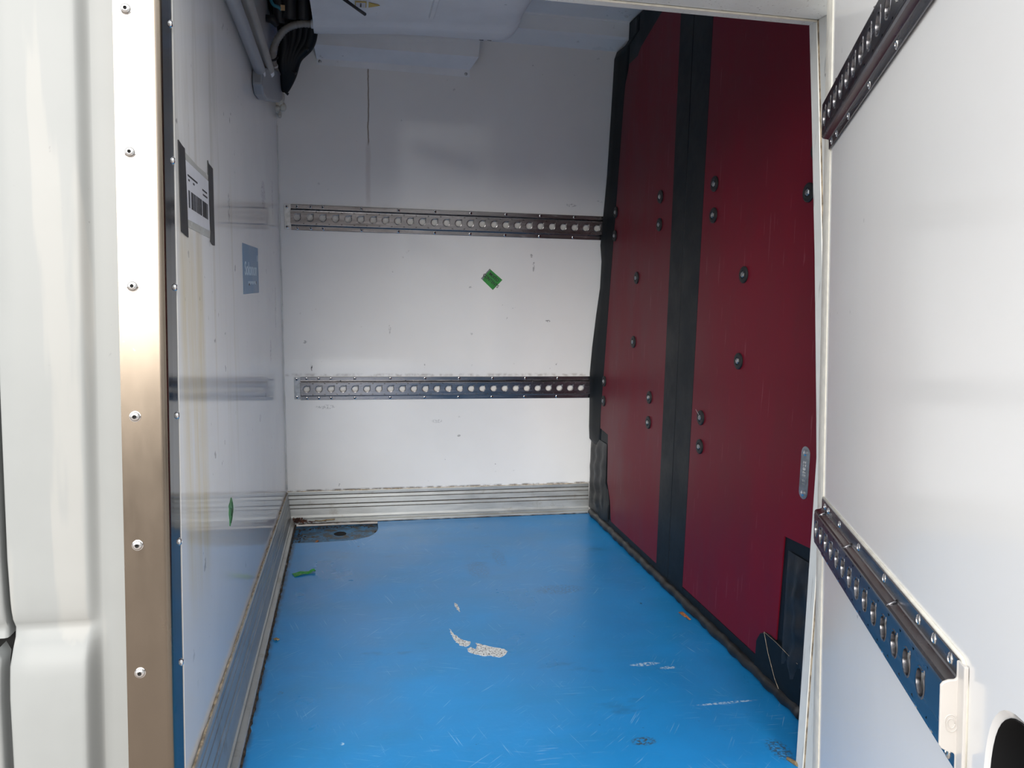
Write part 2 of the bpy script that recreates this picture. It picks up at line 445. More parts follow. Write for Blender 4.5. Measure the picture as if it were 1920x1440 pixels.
bead(lb, 'sealant_bead', 'sealant', lambda t: (-.2865, 3.44 - t * 2.06, .139 * (1 + .29 * t)), 90, .0028, .0010)
bead(lb, 'grime_line', 'dirt_and_groove', lambda t: (-.2505 + t * .007, 3.42 - t * 1.95, .001), 120, .0036, .0012)
bead(b, 'grime_line', 'dirt_and_groove', lambda t: (-.24 + t * 1.31, 3.4355, .0008), 80, .0022, .0008)
bead(lb, 'corner_sealant', 'jamb_white', lambda t: (-.2895, by(.15 + t * 1.5) - .0005, .15 + t * 1.5), 40, .0036, .0005)

# ------------------------------------------------------------------ door frame on the right and over the opening
def jy(z): # inner edge of the door frame: upright to the belt line, leaning above it
    P = [(-.2, 1.477), (.70, 1.481), (.81, 1.495), (1.127, 1.539), (1.445, 1.589), (1.62, 1.618), (2.2, 1.71)]
    for (a, p), (b2, q) in zip(P, P[1:]):
        if z <= b2: return p + (q - p) * (z - a) / (b2 - a)
    return P[-1][1]
ZS = [-.02, .35, .70, .76, .81, .97, 1.127, 1.28, 1.445, 1.55, 1.622]
def upright(name, x0, x1, dy0, dy1, m, zs=ZS, bevel=.0015, parent=None):
    rows = [[(x0, jy(z) + dy0, z), (x1, jy(z) + dy0, z), (x1, jy(z) + dy1, z), (x0, jy(z) + dy1, z)] for z in zs]
    mb = MB(); vs = mb.grid(rows, True); mb.b.faces.new(vs[0][::-1]); mb.b.faces.new(vs[-1])
    return finish(name, mb, m, parent, bevel=bevel)
j = struct(upright('trim_2', .965, 1.30, -.028, 0, 'jamb_white', ZS[:-1] + [1.6205, 2.1]))
upright('seam_filler', .9668, 1.0, -.0325, -.027, 'sealant', ZS, 0, j)
ZS2 = ZS[:-1] + [1.7, 1.9, 2.1]
j2 = struct(upright('trim_3', .9672, 1.30, -.063, -.032, 'jamb_white', ZS2))
mb = MB()
for z in (.45, .75, 1.0, 1.25, 1.5):
    mb.lathe([(.0045, 0), (.0045, .001), (.003, .0022), (.0004, .0025)], Matrix.Translation((.967, jy(z) - .056, z)) @ Matrix.Rotation(-PI / 2, 4, 'Y'), 12)
finish('screw', mb, 'bright_steel', j2, smooth=True, autos=40)
# header
h1 = MB().hexa([(-.36, 1.590, 1.620), (.9645, 1.590, 1.620), (.9645, 1.618, 1.620), (-.36, 1.618, 1.620),
                (-.36, 1.665, 2.12), (.9645, 1.665, 2.12), (.9645, 1.695, 2.12), (-.36, 1.695, 2.12)])
h1 = struct(finish('trim_4', h1, 'jamb_white', bevel=.002))
h2 = MB().hexa([(-.36, 1.40, 1.6215), (.966, 1.40, 1.6215), (.966, 1.5855, 1.6215), (-.36, 1.5855, 1.6215),
                (-.36, 1.44, 2.16), (.966, 1.44, 2.16), (.966, 1.66, 2.16), (-.36, 1.66, 2.16)])
h2 = struct(finish('trim_5', h2, 'jamb_white', bevel=.003))
finish('drip_lip', MB().tube([(-.30, 1.588, 1.6205), (.964, 1.588, 1.6205)], .0028, 8), 'cream_seal', h2, smooth=True)
# outer body side above and beyond the opening (closes the box to the sky)
struct(finish('wall_right', MB().box(1.30, 1.36, 1.35, 3.5, -.1, 2.16), 'white_ceiling'))

# ------------------------------------------------------------------ steel corner trim at the left of the opening
def py(z): return 1.262 + .07 * z
ZP = [-.1, 2.2]
post = thing('corner_trim', 'tall brushed steel corner trim at the left of the doorway, dotted with screws', 'metal trim', (-.335, py(0), 0))
mb = MB()
sec = [(-.3600, .001), (-.3600, 0), (-.3025, 0)] + [(-.3025 + .0115 * math.sin(a), .0115 * (1 - math.cos(a))) for a in [i * PI / 2 / 8 for i in range(1, 9)]] + [(-.294, .0125), (-.3035, .058), (-.3600, .058)]
# bottom corner edges near x -0.299; sweep up the lean
mb.sweep(sec, lambda t, x, d: (x - .0015 * t / 2.2, py(t) + d, t), (-.1, .5, 1.1, 1.7, 2.2))
finish('cover_plate', mb, 'steel_trim', post, smooth=True, autos=30)
mb = MB().hexa([(-.3125, py(-.1) + .0125, -.1), (-.2912, py(-.1) + .0115, -.1), (-.2912, ly(-.1) - .001, -.1), (-.3185, ly(-.1) - .001, -.1),
                (-.3140, py(2.2) + .0125, 2.2), (-.2927, py(2.2) + .0115, 2.2), (-.2912, ly(2.2) - .001, 2.2), (-.3185, ly(2.2) - .001, 2.2)])
o = finish('return_strip', mb, 'black_gloss', post); o['label'] = 'glossy near-black strip on the inner side'
def screw_mb(r=.0075, h=.005, n=20):
    return MB().lathe([(r * 1.15, 0), (r * 1.15, .0006), (r, .001), (r * .92, h * .6), (r * .7, h * .9), (r * .48, h), (r * .42, h), (r * .38, h * .45), (r * .02, h * .4)], n=n)
sc0 = finish('screw', screw_mb(), 'bright_steel', post, local=True, smooth=True, autos=35)
sc0.data.materials.append(MATS['dark_gap'])
for f in sc0.data.polygons:
    if all(math.hypot(*sc0.data.vertices[i].co[:2]) < .0030 for i in f.vertices): f.material_index = 1
RX = Matrix.Rotation(PI / 2 , 4, 'X')
Wp = W[post]
zs = [1.05 + (z - 1.05) * .967 for z in (1.475, 1.251, 1.037, .825, .612, .397, .18)]
for i, z in enumerate(zs):
    M = Wp.inverted() @ Matrix.Translation((-.340 - (.002 if z > 1.3 else 0), py(z) - .0002, z)) @ Matrix.Rotation(-.07, 4, 'X') @ RX
    if i == 0: sc0.matrix_basis = M
    else: clone(sc0, post, M)
for z in (1.462, 1.243, 1.036, .823, .609, .401, .19):
    M = Wp.inverted() @ Matrix.Translation((-.2912, ly(z) - .014, z)) @ Matrix.Rotation(PI / 2, 4, 'Y')
    clone(sc0, post, M @ Matrix.Scale(.8, 4))

# ------------------------------------------------------------------ van outside, left of the trim
def fy(z):  # lean plus the swage line below the belt
    P = [(-.7, .0), (-.3, -.014), (.0, -.022), (.25, -.022), (.38, -.020), (.43, -.014), (.455, -.004), (.47, .005), (.485, .011), (.50, .004), (.53, .001), (.6, 0), (2.3, 0)]
    for (a, p), (b2, q) in zip(P, P[1:]):
        if z <= b2: return 1.30 + .07 * z + p + (q - p) * (z - a) / (b2 - a)
    return 1.30 + .07 * z
def gx(z):
    P = [(-.7, -.522), (.257, -.536), (.355, -.539), (.425, -.541), (.455, -.5395), (.47, -.539), (.513, -.543), (.6, -.546), (.85, -.549), (2.3, -.556)]
    for (a, p), (b2, q) in zip(P, P[1:]):
        if z <= b2: return p + (q - p) * (z - a) / (b2 - a)
    return -.556
ZF = [-.7, -.4, -.1, .1, .25, .32, .38, .41, .43, .4425, .455, .4625, .47, .4775, .485, .4925, .50, .515, .53, .56, .6, .7, .85, 1.1, 1.4, 1.8, 2.2]
rows = []
for z in ZF:
    g = gx(z); y = fy(z); yr = 1.3 + .07 * z   # recess ignores the swage
    r = [(g, y + .04, z), (g, y + .006, z), (g + .0015, y + .002, z), (g + .005, y, z), (g + .03, y - .0005, z), (-.47, y - .0008, z), (-.435, y - .0005, z)]
    for i in range(9):
        t = i / 8; s_ = t * t * (3 - 2 * t)
        r.append((-.430 + .022 * t, (y) * (1 - s_) + (yr + .014) * s_, z))
    r += [(-.395, yr + .0145, z), (-.3722, yr + .0145, z), (-.3722, yr + .04, z)]
    rows.append(r)
mb = MB(); mb.grid(rows)
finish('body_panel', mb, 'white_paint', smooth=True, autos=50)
o = bpy.data.objects['body_panel']
tag(o, 'white painted van body panel left of the steel trim, creased near the bottom', 'van panel')
recentre(o, (-.46, 1.3, 0))
rows = []
for z in ZF:
    g = gx(z) - .009 - (.0015 if z < .46 else 0); y = fy(z) + .001
    rows.append([(-1.1, y + .0, z), (-.7, y, z), (g - .006, y, z), (g - .0015, y + .002, z), (g, y + .007, z), (g, y + .04, z)])
# cab door split at the crease: upper skin and the lower panel with a rounded corner
up = [r for r, z in zip(rows, ZF) if z >= .47]
mb = MB(); mb.grid(up)
cd = thing('cab_door', 'edge of the white front door of the van beyond the dark shut line, far left', 'vehicle door', (-.7, 1.3, 0))
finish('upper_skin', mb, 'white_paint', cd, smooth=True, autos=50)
mb = MB()
low = [z for z in ZF if z < .462]
rows = []
for z in low:
    g = gx(z) - .011; y = fy(z) - .004
    rr = .022; top = .458
    if z > top - rr: g -= rr - math.sqrt(max(0, rr * rr - (z - (top - rr)) ** 2))
    rows.append([(-1.1, y + .0, z), (-.7, y, z), (g - .006, y, z), (g - .0015, y + .002, z), (g, y + .007, z), (g, y + .04, z)])
mb.grid(rows)
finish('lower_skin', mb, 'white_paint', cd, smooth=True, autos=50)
mb = MB().hexa([(-.60, 1.345 - .049, -.7), (-.528, 1.345 - .049, -.7), (-.528, 1.36 - .049, -.7), (-.60, 1.36 - .049, -.7), (-.60, 1.345 + .154, 2.2), (-.550, 1.345 + .154, 2.2), (-.550, 1.36 + .154, 2.2), (-.60, 1.36 + .154, 2.2)])
finish('shut_line', mb, 'dark_gap', cd)

# ------------------------------------------------------------------ cargo rails
PITCH = .05
def rail_rows(): pass
def rail_body(L, x0hole):
    """sheet pressed into a top-hat; face -Y, wall at y=0, X along; holes every 50 mm starting x0hole"""
    mb = MB()
    sec_t = [(.050, -.0022), (.049, -.003), (.0345, -.003), (.0325, -.0040), (.0312, -.0075), (.0302, -.0125), (.0285, -.0145), (.0265, -.015), (.0245, -.0150)]
    for sgn in (1, -1):
        mb.grid([[(x, y, sgn * z) for z, y in sec_t] for x in (0, L)])
    nx = 0; x = x0hole - PITCH / 2
    # plain lead-in
    if x > 0: mb.face([(0, -.015, -.0245), (x, -.015, -.0245), (x, -.015, .0245), (0, -.015, .0245)])
    N = 40
    while x + PITCH <= L + .001:
        cx = x + PITCH / 2; nx += 1
        rings = [[], [], [], [], []]
        for k in range(N):
            a = 2 * PI * (k + .5) / N - PI
            ca, sa = math.cos(a), math.sin(a)
            key = math.exp(-((a - .82) / .17) ** 2)
            rh = .0132 + .0075 * key
            tsq = min(PITCH / 2 / max(abs(ca), 1e-6), .0245 / max(abs(sa), 1e-6))
            rings[0].append((cx + ca * tsq, -.015, sa * tsq))
            for q, (dr, yy) in enumerate(((.0022, -.015), (.0016, -.0156), (.0004, -.0153), (0, -.0110))):
                r = rh + dr
                rings[q + 1].append((cx + ca * r, yy, sa * r))
        mb.grid(rings, True)
        x += PITCH
    if x < L: mb.face([(x, -.015, -.0245), (L, -.015, -.0245), (L, -.015, .0245), (x, -.015, .0245)])
    return mb
def dark_socket(o, r):
    o.data.materials.append(MATS['dark_gap'])
    for f in o.data.polygons:
        if all(math.hypot(*o.data.vertices[i].co[:2]) < r for i in f.vertices): f.material_index = 1
def rivet_mb():
    return MB().lathe([(.0062, 0), (.0062, .0008), (.0052, .0018), (.0032, .0022), (.0028, .0012), (.0003, .0011)], n=16)
def cargo_rail(label, mtx, L, x0hole, rivx, end=None, cap=False, ribs=()):
    t = thing('cargo_rail', label, 'cargo rail', mtx=mtx, group='perforated steel cargo rails')
    finish('rail_body', rail_body(L, x0hole), 'rail_steel', t, local=True, smooth=True, autos=25, solid=.0012)
    if end is not None:
        mb = MB()
        sgn = end
        mb.box(-.026, .003, -.0024, -.0006, -.048, .050)
        finish('end_plate', mb, 'galvanised', t, local=True, bevel=.0008)
    first = None
    pts = [(x, z) for x in rivx for z in (.0425, -.0425)]
    if end is not None: pts += [(-.0155, .0405), (-.0155, -.0385)]
    for x, z in pts:
        M = Matrix.Translation((x, -.0030, z)) @ Matrix.Rotation(PI / 2, 4, 'X')
        if first is None:
            first = finish('rivet', rivet_mb(), 'bright_steel', t, local=True, smooth=True, autos=40); first.matrix_basis = M; dark_socket(first, .0029)
        else: clone(first, t, M)
    for x in ribs:
        mb = MB()
        mb.tube([(x, -.0035, .0345), (x + .002, -.0060, .0335), (x + .003, -.012, .0312), (x + .002, -.0152, .0285)], .0016, 8)
        finish('press_mark', mb, 'rail_steel', t, local=True, smooth=True)
    return t
def wall_m(x, z):
    return Matrix.Translation((x, by(z) - .0002, z)) @ Matrix.Rotation(TB, 4, 'X')
cargo_rail('upper perforated steel rail across the white back wall, above the green sticker', wall_m(-.245, 1.306), 1.305, .024,
           [.024, .077, .125] + [.277 + .1495 * i for i in range(7)], end=1)
cargo_rail('lower perforated steel rail across the white back wall, above the skirting', wall_m(-.222, .6015), 1.285, .026,
           [.025, .075, .125, .225] + [.375 + .149 * i for i in range(6)], end=1, ribs=(.165, .44, .72, 1.0))

# ------------------------------------------------------------------ the open insulated door on the right
rd = Vector((0.41187692, 0.90854701, -0.06999805)); hd = Vector((-0.00498441, 0.07875365, 0.99688165)); nd = Vector((0.91122645, -0.41024364, 0.03696538))
DM = Matrix((( -rd.x, nd.x, hd.x, .8161), (-rd.y, nd.y, hd.y, 1.2194), (-rd.z, nd.z, hd.z, .7216), (0, 0, 0, 1)))
# local: X out along the door, visible face looks along -Y, Z up
mb = MB()
xa, xb, za, zb = -.012, 1.12, -.84, 1.2
hc, hr = (.868, -.135), (.082, .100)
N = 48
ring0, ring1, ring2, ring3 = [], [], [], []
for k in range(N):
    a = 2 * PI * (k + .5) / N - PI
    ca, sa = math.cos(a), math.sin(a)
    q = .72
    ex = math.copysign(abs(ca) ** q, ca) * hr[0]; ez = math.copysign(abs(sa) ** q, sa) * hr[1]
    ring1.append((hc[0] + ex * 1.05, 0, hc[1] + ez * 1.05)); ring2.append((hc[0] + ex, .004, hc[1] + ez)); ring3.append((hc[0] + ex, .07, hc[1] + ez))
    ts = min(.115 / max(abs(ca), 1e-6), .135 / max(abs(sa), 1e-6))
    ring0.append([hc[0] + ca * ts, 0, hc[1] + sa * ts])
for sx in (-1, 1):
    for sz in (-1, 1):
        cn = (hc[0] + sx * .115, 0, hc[1] + sz * .135)
        q = min(range(N), key=lambda i: math.dist(ring0[i], cn)); ring0[q] = cn
mb.grid([ring0, ring1, ring2, ring3], True)
bx0, bx1, bz0, bz1 = hc[0] - .115, hc[0] + .115, hc[1] - .135, hc[1] + .135
for q in ((xa, bx0, za, zb), (bx1, xb, za, zb), (bx0, bx1, za, bz0), (bx0, bx1, bz1, zb)):
    mb.face([(q[0], 0, q[2]), (q[1], 0, q[2]), (q[1], 0, q[3]), (q[0], 0, q[3])])
mb.face([(xa, 0, za), (xa, 0, zb), (xa, .09, zb), (xa, .09, za)])
mb.face([(xb, 0, za), (xb, 0, zb), (xb, .09, zb), (xb, .09, za)])
mb.face([(xa, .09, za), (xb, .09, za), (xb, .09, zb), (xa, .09, zb)])
mb.face([(xa, 0, za), (xb, 0, za), (xb, .09, za), (xa, .09, za)])
mb.face([(xa, 0, zb), (xb, 0, zb), (xb, .09, zb), (xa, .09, zb)])
d = finish('door_1', mb, 'door_white', smooth=True, autos=30)
d.matrix_world = DM; W[d] = DM.copy(); struct(d)
o = finish('recess_cup', MB().prism([(p[0], .0695, p[2]) for p in ring3], (0, .01, 0)), 'black_rubber', d, local=True)
mb = MB()
mb.grid([[(p[0] + (p[0] - hc[0]) * .0, .003 + .066 * t, p[2]) for p in [((c[0] - hc[0]) * .995 + hc[0], 0, (c[2] - hc[1]) * .995 + hc[1]) for c in ring3]] for t in (0, 1)], True)
finish('recess_lining', mb, 'black_rubber', d, local=True, smooth=True)
# hinge-side edge profile, cream
sec = [(-.078, .02), (-.078, .004), (-.074, -.001), (-.066, -.003), (-.018, -.003), (-.0125, -.0015), (-.0110, .02)]
mb = MB().sweep(sec, lambda t, x, y: (x, y, t), (za, zb))
finish('edge_profile', mb, 'cream_seal', d, local=True, smooth=True, autos=40)

def door_m(x, z): return DM @ Matrix.Translation((x, -.0002, z))
r3 = cargo_rail('lower rail on the open door at right, ending in a pale stamped end cap', door_m(-.012, -.086), .738, .022,
           [.035, .071, .175, .32, .47, .617, .670, .719], ribs=(.045, .27, .53))
r4 = cargo_rail('upper rail on the open door at right, running out of the top of the photo', door_m(-.012, .629), .90, .026,
           [.030, .080, .180, .325, .47, .62, .77], ribs=(.13, .40, .66))
mb = MB().tube([(.0, -.0012, .052), (.745, -.0012, .052), (.752, -.0012, .046), (.755, -.0012, .03), (.755, -.0012, -.05)], .0022, 8)
finish('sealant_bead', mb, 'cream_seal', r3, local=True, smooth=True)
# stamped end cap on the lower door rail
sec = [(.0500, -.0015), (.049, -.0045), (.0345, -.0045), (.0325, -.0060), (.0318, -.0110), (.0295, -.0155), (.0265, -.0175), (0, -.0175)]
outl = [(z, y) for z, y in sec] + [(-z, y) for z, y in sec[::-1][1:]]
mb = MB().prism([(.7385, y, z) for z, y in outl], (.0035, 0, 0))
mb.box(.741, .757, -.004, -.0002, -.05, .05)
cp = finish('end_cap', mb, 'cap_pale_sheen', r3, local=True, bevel=.001); cp['label'] = 'pale stamped end cap'
mb = MB()
for rr in (.0095, .0055):
    mb.tube([(.7422, -.0085 + rr * .55 * math.cos(a), -.006 + rr * .8 * math.sin(a)) for a in [i * 2 * PI / 20 for i in range(21)]], .0006, 6)
finish('stamp_mark', mb, 'cap_pale_sheen', cp, local=True, smooth=True)

# ------------------------------------------------------------------ maroon insulated partition
PX = 1.080
part = thing('cargo_partition', 'tall maroon cargo partition with black edging and a black centre strip, right of the blue floor', 'partition', (PX, 2.5, 0))
core = [(1.52, .0), (3.43, .0), (by(.3) - .004, .3), (by(1.9) - .004, 1.98), (3.235, 2.008), (3.13, 2.035), (3.128, 2.10), (1.70, 2.10), (1.62, 1.65), (1.52, .8)]
finish('black_backing', MB().prism([(PX, y, z) for y, z in core], (.05, 0, 0)), 'black_vinyl', part, bevel=.003)
def panel(name, pts, m, thick=.004, x=PX, bevel=.0008):
    return finish(name, MB().prism([(x - thick, y, z) for y, z in pts], (thick + .002, 0, 0)), m, part, bevel=bevel)
ML = [(2.590, 1.956), (2.60, 1.975), (2.973, 1.963), (3.005, 1.939), (3.101, 1.934), (3.11, 1.908), (3.137, 1.867), (3.173, 1.667), (3.232, 1.23), (3.264, 1.004), (3.291, .724), (3.306, .507), (3.304, .429),
      (3.197, .42), (3.181, .211), (3.136, .14), (3.123, .085), (3.113, .058), (2.594, .058)]
ML[1] = (2.80, 1.985); ML[0] = (2.59, 2.05)
MR = [(2.366, .062), (1.862, .062), (1.856, .11), (1.825, .139), (1.774, .148), (1.766, .430), (1.60, .440), (1.60, .9), (1.66, 1.65), (1.70, 1.9), (1.74, 2.07), (2.345, 2.07)]
panel('maroon_panel', [(2.588, 2.06), (2.66, 2.06), (2.973, 1.963)] + ML[3:], 'maroon_board')
panel('maroon_panel', MR, 'maroon_board')
panel('centre_strip', [(2.487, .045), (2.596, .045), (2.596, 2.085), (2.487, 2.085)], 'black_vinyl', .0046, bevel=.0012)
panel('centre_strip', [(2.362, .045), (2.4845, .045), (2.4845, 2.085), (2.340, 2.085)], 'black_vinyl', .0046, bevel=.0012)
panel('bottom_strip', [(1.60, .018), (3.36, .018), (3.36, .058), (1.60, .060)], 'black_vinyl', .003)
# rolled seal along the foot
pts = []; rr = []
for i in range(90):
    t = i / 89; y = 1.64 + t * 1.76
    pts.append((1.078 + .002 * math.sin(i * .7), y, .018 + .0015 * math.sin(i * 1.3))); rr.append(.0165 + .0016 * math.sin(i * 1.9) + random.uniform(-.0008, .0008))
finish('foot_roll', MB().tube(pts, rr, 12), 'black_padding', part, smooth=True)
# loose black edge flap against the back wall
SIL = [(2.09, 1.100), (2.035, 1.100), (2.009, 1.066), (1.984, 1.058), (1.80, 1.060), (1.52, 1.062), (1.233, 1.054), (1.165, 1.064), (1.049, 1.066), (.932, 1.057), (.788, 1.049), (.667, 1.046), (.50, 1.056), (.417, 1.060), (.361, 1.066), (.345, 1.080)]
rows = []
for i, (z, x) in enumerate(SIL):
    yb = min(by(z), 3.46) - .006 if z < 2.0 else (3.232 if z < 2.01 else 3.128)
    rows.append([(PX + .01, yb, z), (x, yb - .001, z), (x - .002, yb - .012, z), ((x + PX) / 2 - .004, yb - .05, z), (PX - .004, yb - .10, z), (PX + .003, yb - .13, z)])
mb = MB(); mb.grid(rows)
finish('edge_flap', mb, 'black_vinyl', part, smooth=True, solid=.003)
# rumpled covering at the two lower corners
def rumple(name, y0, y1, z0, z1, amp, seed):
    random.seed(seed)
    ny, nz = 14, 30; rows = []
    ph = [random.uniform(0, 6) for _ in range(6)]
    for j in range(nz + 1):
        z = z0 + (z1 - z0) * j / nz; r = []
        for i in range(ny + 1):
            u = i / ny; y = y0 + (y1 - y0) * u
            e = math.sin(PI * u) ** .5 * min(1, 6 * j / nz, 6 * (nz - j) / nz)
            a = amp * e * (1 + .55 * math.sin(u * 17 + 0.7 * math.sin(j * .33 + ph[0]) + ph[1]) + .35 * math.sin(j * .9 + u * 5 + ph[2]) + random.uniform(-.12, .12))
            r.append((PX - .003 - a, y, z))
        rows.append(r)
    mb = MB(); mb.grid(rows)
    o = finish(name, mb, 'black_padding', part, smooth=True); return o
rumple('padded_corner', 3.205, 3.44, .03, .375, .008, 2)
rumple('padded_corner', 1.60, 1.745, .05, .40, .007, 5)
for nm, pts in (('corner_patch', [(3.30, .02), (3.155, .045), (3.150, .12), (3.170, .185), (3.20, .21), (3.24, .16)]),
                ('corner_patch', [(1.88, .02), (1.869, .044), (1.867, .105), (1.850, .132), (1.826, .146), (1.80, .150), (1.774, .148), (1.703, .142), (1.60, .15), (1.60, .02)])):
    panel(nm, pts, 'black_vinyl', .0075, bevel=.003)
finish('stitch_thread', MB().tube([(PX - .0085, 1.826, .146), (PX - .0085, 1.80, .10), (PX - .009, 1.76, .05), (PX - .009, 1.735, .03)], .0006, 6), 'sealant', part)
finish('stitch_thread', MB().tube([(PX - .0085, 1.826, .147), (PX - .0088, 1.76, .146), (PX - .010, 1.70, .141), (PX - .010, 1.66, .139)], .0005, 6), 'sealant', part)
# big plastic washers with socket screws
BT = [(2.705, 1.377), (2.704, 1.279), (3.194, 1.364), (3.196, 1.268), (2.915, 1.091), (2.922, .842), (3.269, .644), (3.267, .557), (2.73, .65), (2.729, .556),
      (2.272, 1.37), (2.268, 1.276), (2.056, 1.095), (2.058, .851), (2.285, .649), (2.282, .557), (1.755, 1.288), (1.732, 1.383)]
RY = Matrix.Rotation(-PI / 2, 4, 'Y')
w0 = s0 = None
for i, (y, z) in enumerate(BT):
    M = W[part].inverted() @ Matrix.Translation((PX - .0038, y, z)) @ RY @ Matrix.Rotation(random.random() * 3, 4, 'Z')
    if w0 is None:
        w0 = finish('washer', MB().lathe([(.0235, 0), (.0235, .0035), (.0215, .0052), (.013, .0056), (.012, .0040), (.0105, .0038)], n=32), 'black_rubber', part, local=True, smooth=True, autos=35)
        w0.matrix_basis = M
        s0 = finish('washer_screw', MB().lathe([(.0092, .003), (.0090, .0062), (.0070, .0078), (.0042, .0080), (.0036, .0050), (.0003, .0048)], n=6), 'galvanised', w0, local=True)
    else:
        c = clone(w0, part, M); clone(s0, c, Matrix())
# swarf curl on one screw
finish('metal_curl', MB().tube([(PX - .010, 2.285, .655), (PX - .016, 2.292, .668), (PX - .014, 2.305, .672)], .0008, 6), 'bright_steel', part)
# stamped id plate
pl = [(math.cos(a), math.sin(a)) for a in [i * PI / 12 for i in range(13)]]
yc, zt, zb2, rr = 1.694, .660, .566, .0185
pts = [(yc + c * rr, zt + s_ * rr) for c, s_ in pl] + [(yc - c * rr, zb2 - s_ * rr) for c, s_ in pl]
ip = finish('identity_plate', MB().prism([(PX - .0055, y, z) for y, z in pts], (.002, 0, 0)), 'galvanised', part, bevel=.0005)
ip['label'] = 'small grey stamped metal plate with rounded ends'
for z in (.662, .562):
    finish('rivet', MB().lathe([(.0075, 0), (.0070, .0018), (.005, .0030), (.0025, .0032), (.002, .0016), (.0002, .0014)], Matrix.Translation((PX - .0055, yc, z)) @ RY, 18), 'bright_steel', ip, smooth=True, autos=40)
# plate text reads upward: local X -> +Z, local Y -> +Y (leftwards on the plate as seen)
TM = Matrix.Translation((PX - .0058, yc, .612)) @ Matrix(((0, 0, -1, 0), (0, 1, 0, 0), (1, 0, 0, 0), (0, 0, 0, 1)))
finish('stamped_number', text_mb('19 59822', .0165, TM, .98, .95, .0004, font_off=.0001), 'bright_steel', ip)

# ------------------------------------------------------------------ refrigeration unit under the ceiling
def uz(x): return 1.932 + (x + .134) * .044
unit = thing('cooling_unit', 'white refrigeration unit hanging under the ceiling at the back wall', 'refrigeration unit', (.22, 2.7, 1.94))
YR, YF = 3.035, 2.15
XL, XR = -.134, .590
def upt(x, y, dz): return (x, y, uz(x) + dz)
NXU = 24
xs = [XL + (XR - .05 - XL) * i / NXU for i in range(NXU + 1)] + [XR - .05 + .05 * math.sin(a) for a in [i * PI / 12 for i in range(1, 7)]]
rows = []
sec = [(.000, .165), (-.001, .020), (-.006, .006), (-.014, .0), (-.030, -.002), (-.085, -.002), (-.100, .002), (-.115, .010), (-.150, .012), (-.50, .014), (-.86, .020), (-.885, .05), (-.885, .165)]
for x in xs:
    e = 0 if x < XR - .05 else .05 - math.sqrt(max(0, .05 ** 2 - (x - (XR - .05)) ** 2))
    wob = .004 * math.sin(x * 9)
    rows.append([(x, YR + (dy if dy > -.2 else dy) - (e if dy > -.3 else -e * (dy < -.8)), min(uz(x) + dz + (wob if -.12 < dy < -.002 else 0) + (e * .6 if dz < .05 else 0), 2.104)) for dy, dz in sec])
mb = MB(); vs = mb.grid(rows)
mb.b.faces.new(vs[0]); mb.b.faces.new(vs[-1][::-1])
finish('housing', mb, 'unit_white', unit, smooth=True, autos=40)
rx = .266
finish('stiffening_rib', MB().sweep([(-.011, .004), (-.007, -.006), (.007, -.006), (.011, .004)], lambda t, a, b_: (rx + a, t, uz(rx) + .010 + b_), (2.84, 2.3)), 'unit_white', unit, bevel=.002)
finish('retaining_rod', MB().tube([(-.03, 2.60, 1.918), (.010, 2.69, 1.922), (.040, 2.757, 1.926)], [.0055, .005, .0055], 10), 'black_rubber', unit, smooth=True)
for x in (.47, .50):
    finish('fixing_slot', MB().box(x - .008, x + .008, YR - .022, YR - .006, uz(x) - .0035, uz(x) + .003), 'dark_gap', unit, bevel=.001)
st = finish('warning_sticker', MB().prism([(.008, 2.715, uz(.01) + .0095), (.045, 2.715, uz(.045) + .0095), (.045, 2.765, uz(.045) + .0095), (.008, 2.765, uz(.01) + .0095)], (0, 0, .002)), 'warning_yellow', unit)
finish('sticker_face', MB().prism([(.011, 2.719, uz(.01) + .0088), (.042, 2.719, uz(.042) + .0088), (.042, 2.761, uz(.042) + .0088), (.011, 2.761, uz(.01) + .0088)], (0, 0, .0015)), 'paper', st)
finish('exclamation_mark', MB().box(.024, .029, 2.735, 2.757, uz(.026) + .0078, uz(.026) + .0095).box(.024, .029, 2.724, 2.729, uz(.026) + .0078, uz(.026) + .0095), 'ink', st)
finish('warning_triangle', MB().prism([(.052, 2.718, uz(.052) + .0088), (.088, 2.740, uz(.088) + .0088), (.052, 2.762, uz(.052) + .0088)], (0, 0, .002)), 'warning_yellow', unit)
# bent sheet-metal deflector screwed to the back wall under the unit
dfl = thing('deflector_plate', 'bent white sheet-metal strip screwed to the back wall under the cooling unit', 'metal plate', (.17, 3.2, 1.93))
def dpt(x, z, off): return (x, by(z) - off, z)
rows = [[(-.137, by(1.882) - .0015, 1.882), (-.136, by(1.904) - .0015, 1.904), (-.144, 3.172, 1.936), (-.146, 3.165, 1.975), (-.146, 3.160, 2.04)],
        [(.460, by(1.882) - .0015, 1.876), (.459, by(1.904) - .0015, 1.905), (.484, 3.172, 1.936), (.486, 3.165, 1.994), (.486, 3.160, 2.04)]]
mb = MB(); mb.grid(rows)
finish('bent_sheet', mb, 'unit_white', dfl, solid=.0030)
for x, z in ((-.124, 1.894), (.444, 1.888)):
    finish('screw', MB().lathe([(.0062, 0), (.0062, .0015), (.004, .003), (.0022, .0032), (.0018, .0016), (.0002, .0014)], wall_m(x, z) @ Matrix.Translation((0, -.002, 0)) @ Matrix.Rotation(PI / 2, 4, 'X'), 14), 'galvanised', dfl, smooth=True, autos=40)

